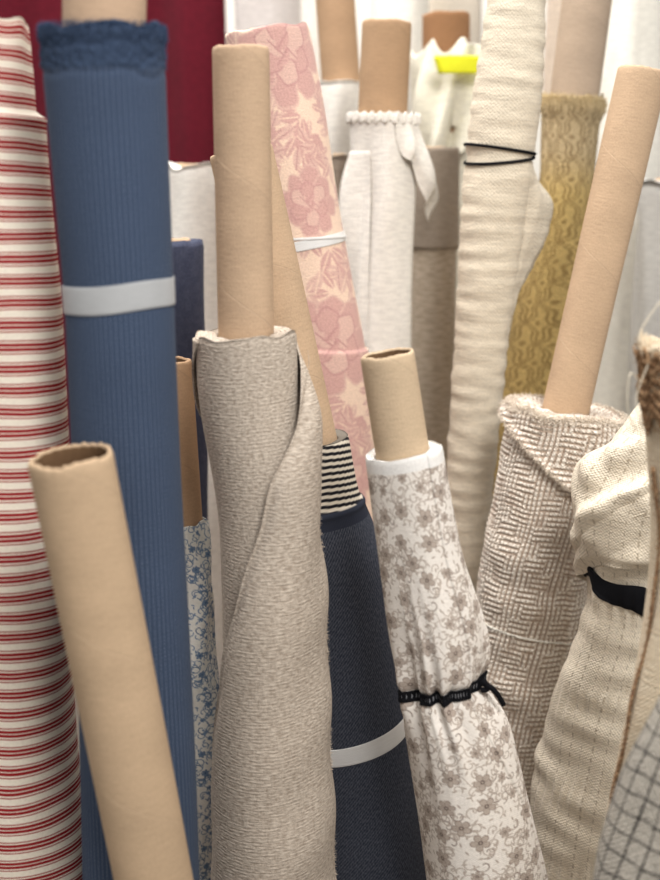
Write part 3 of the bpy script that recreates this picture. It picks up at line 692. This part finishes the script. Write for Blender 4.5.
for i,(tb_,Y,c,lb) in enumerate(far):
    make_roll(lb,tb_,Y,mf('far_cloth_%d'%i,c),disp=smooth_d(160+i,.003,4,20,.006),nth=120,ds=.012,edge=.002)

# crimson hanging cloth over a rail
root=make_root('hanging_cloth',(-.42,2.45,0),'crimson red cloth hanging in soft folds','cloth')
x=np.linspace(-.78,-.20,120); z=np.linspace(1.36,.02,60); Z,X=np.meshgrid(z,x,indexing='ij')
Yv=2.45+.014*np.sin(X*30+1.2*np.sin(Z*3))+.006*np.sin(X*70+Z*5)
ob=grid_obj('cloth_drape',np.stack([X,Yv,Z],-1),np.stack([X,Z],-1),mat_fabric('crimson_cloth',(106,28,43),(86,22,35),300,300,(100,100),.5,.25,.001),None,False,False,root)
md=ob.modifiers.new('t','SOLIDIFY'); md.thickness=.003
tb=tube_mesh('hanging_rail',(-.80,2.45,1.372),(-.18,2.45,1.372),.011,mat_plain('steel',(150,150,155),.4),root,.002)

# ---------- structure ----------
def box(name,lo,hi,mat):
    lo=np.array(lo,float);hi=np.array(hi,float)
    vs=[(x,y,z) for x in (lo[0],hi[0]) for y in (lo[1],hi[1]) for z in (lo[2],hi[2])]
    fs=[(0,1,3,2),(4,6,7,5),(0,4,5,1),(2,3,7,6),(0,2,6,4),(1,5,7,3)]
    me=bpy.data.meshes.new(name); me.from_pydata(vs,[],fs); me.materials.append(mat); o=bpy.data.objects.new(name,me); COL.objects.link(o); o['kind']='structure'; return o
box('floor',(-3,-2,-.05),(3,3.2,0),mat_plain('floor_vinyl',(112,104,96),.5,.0005,.1,8,0))
box('wall_back',(-3,3.2,-.05),(3,3.3,3),mat_plain('wall_paint',(232,228,220),.8,.0003,.06,6,0))
box('baseboard_back',(-3,3.18,0),(3,3.2,.1),mat_plain('trim_white',(235,235,232),.6,.0003,.05,6,0))

# ---------- light ----------
w=bpy.data.worlds.new('World'); scene.world=w; w.use_nodes=True
w.node_tree.nodes['Background'].inputs[0].default_value=(1,.985,.965,1); w.node_tree.nodes['Background'].inputs[1].default_value=.60
def area(loc,tgt,size,en,col=(1,1,1)):
    l=bpy.data.lights.new('ceiling_light','AREA'); l.size=size; l.energy=en; l.color=col
    o=bpy.data.objects.new('ceiling_light',l); o.location=loc; o.rotation_euler=(Vector(tgt)-Vector(loc)).to_track_quat('-Z','Y').to_euler(); COL.objects.link(o)
    o['label']='softly glowing ceiling light panel above the rolls'; o['category']='light'
area((.55,-.3,2.6),(0,1.2,.6),.8,53,(1,.985,.96))
area((-.5,2.1,2.9),(.1,2.1,0),1.8,98,(1,.985,.96))

cam=bpy.data.cameras.new('camera'); co=bpy.data.objects.new('camera',cam); COL.objects.link(co)
co.location=CAM; co.rotation_euler=(pi/2-PITCH,0,0)
cam.sensor_fit='VERTICAL'; cam.sensor_height=24; cam.lens=24*FPX/880; cam.clip_start=.02
cam.dof.use_dof=True; cam.dof.focus_distance=1.24; cam.dof.aperture_fstop=2.2
scene.camera=co
scene.view_settings.view_transform='Standard'
scene.view_settings.gamma=.90
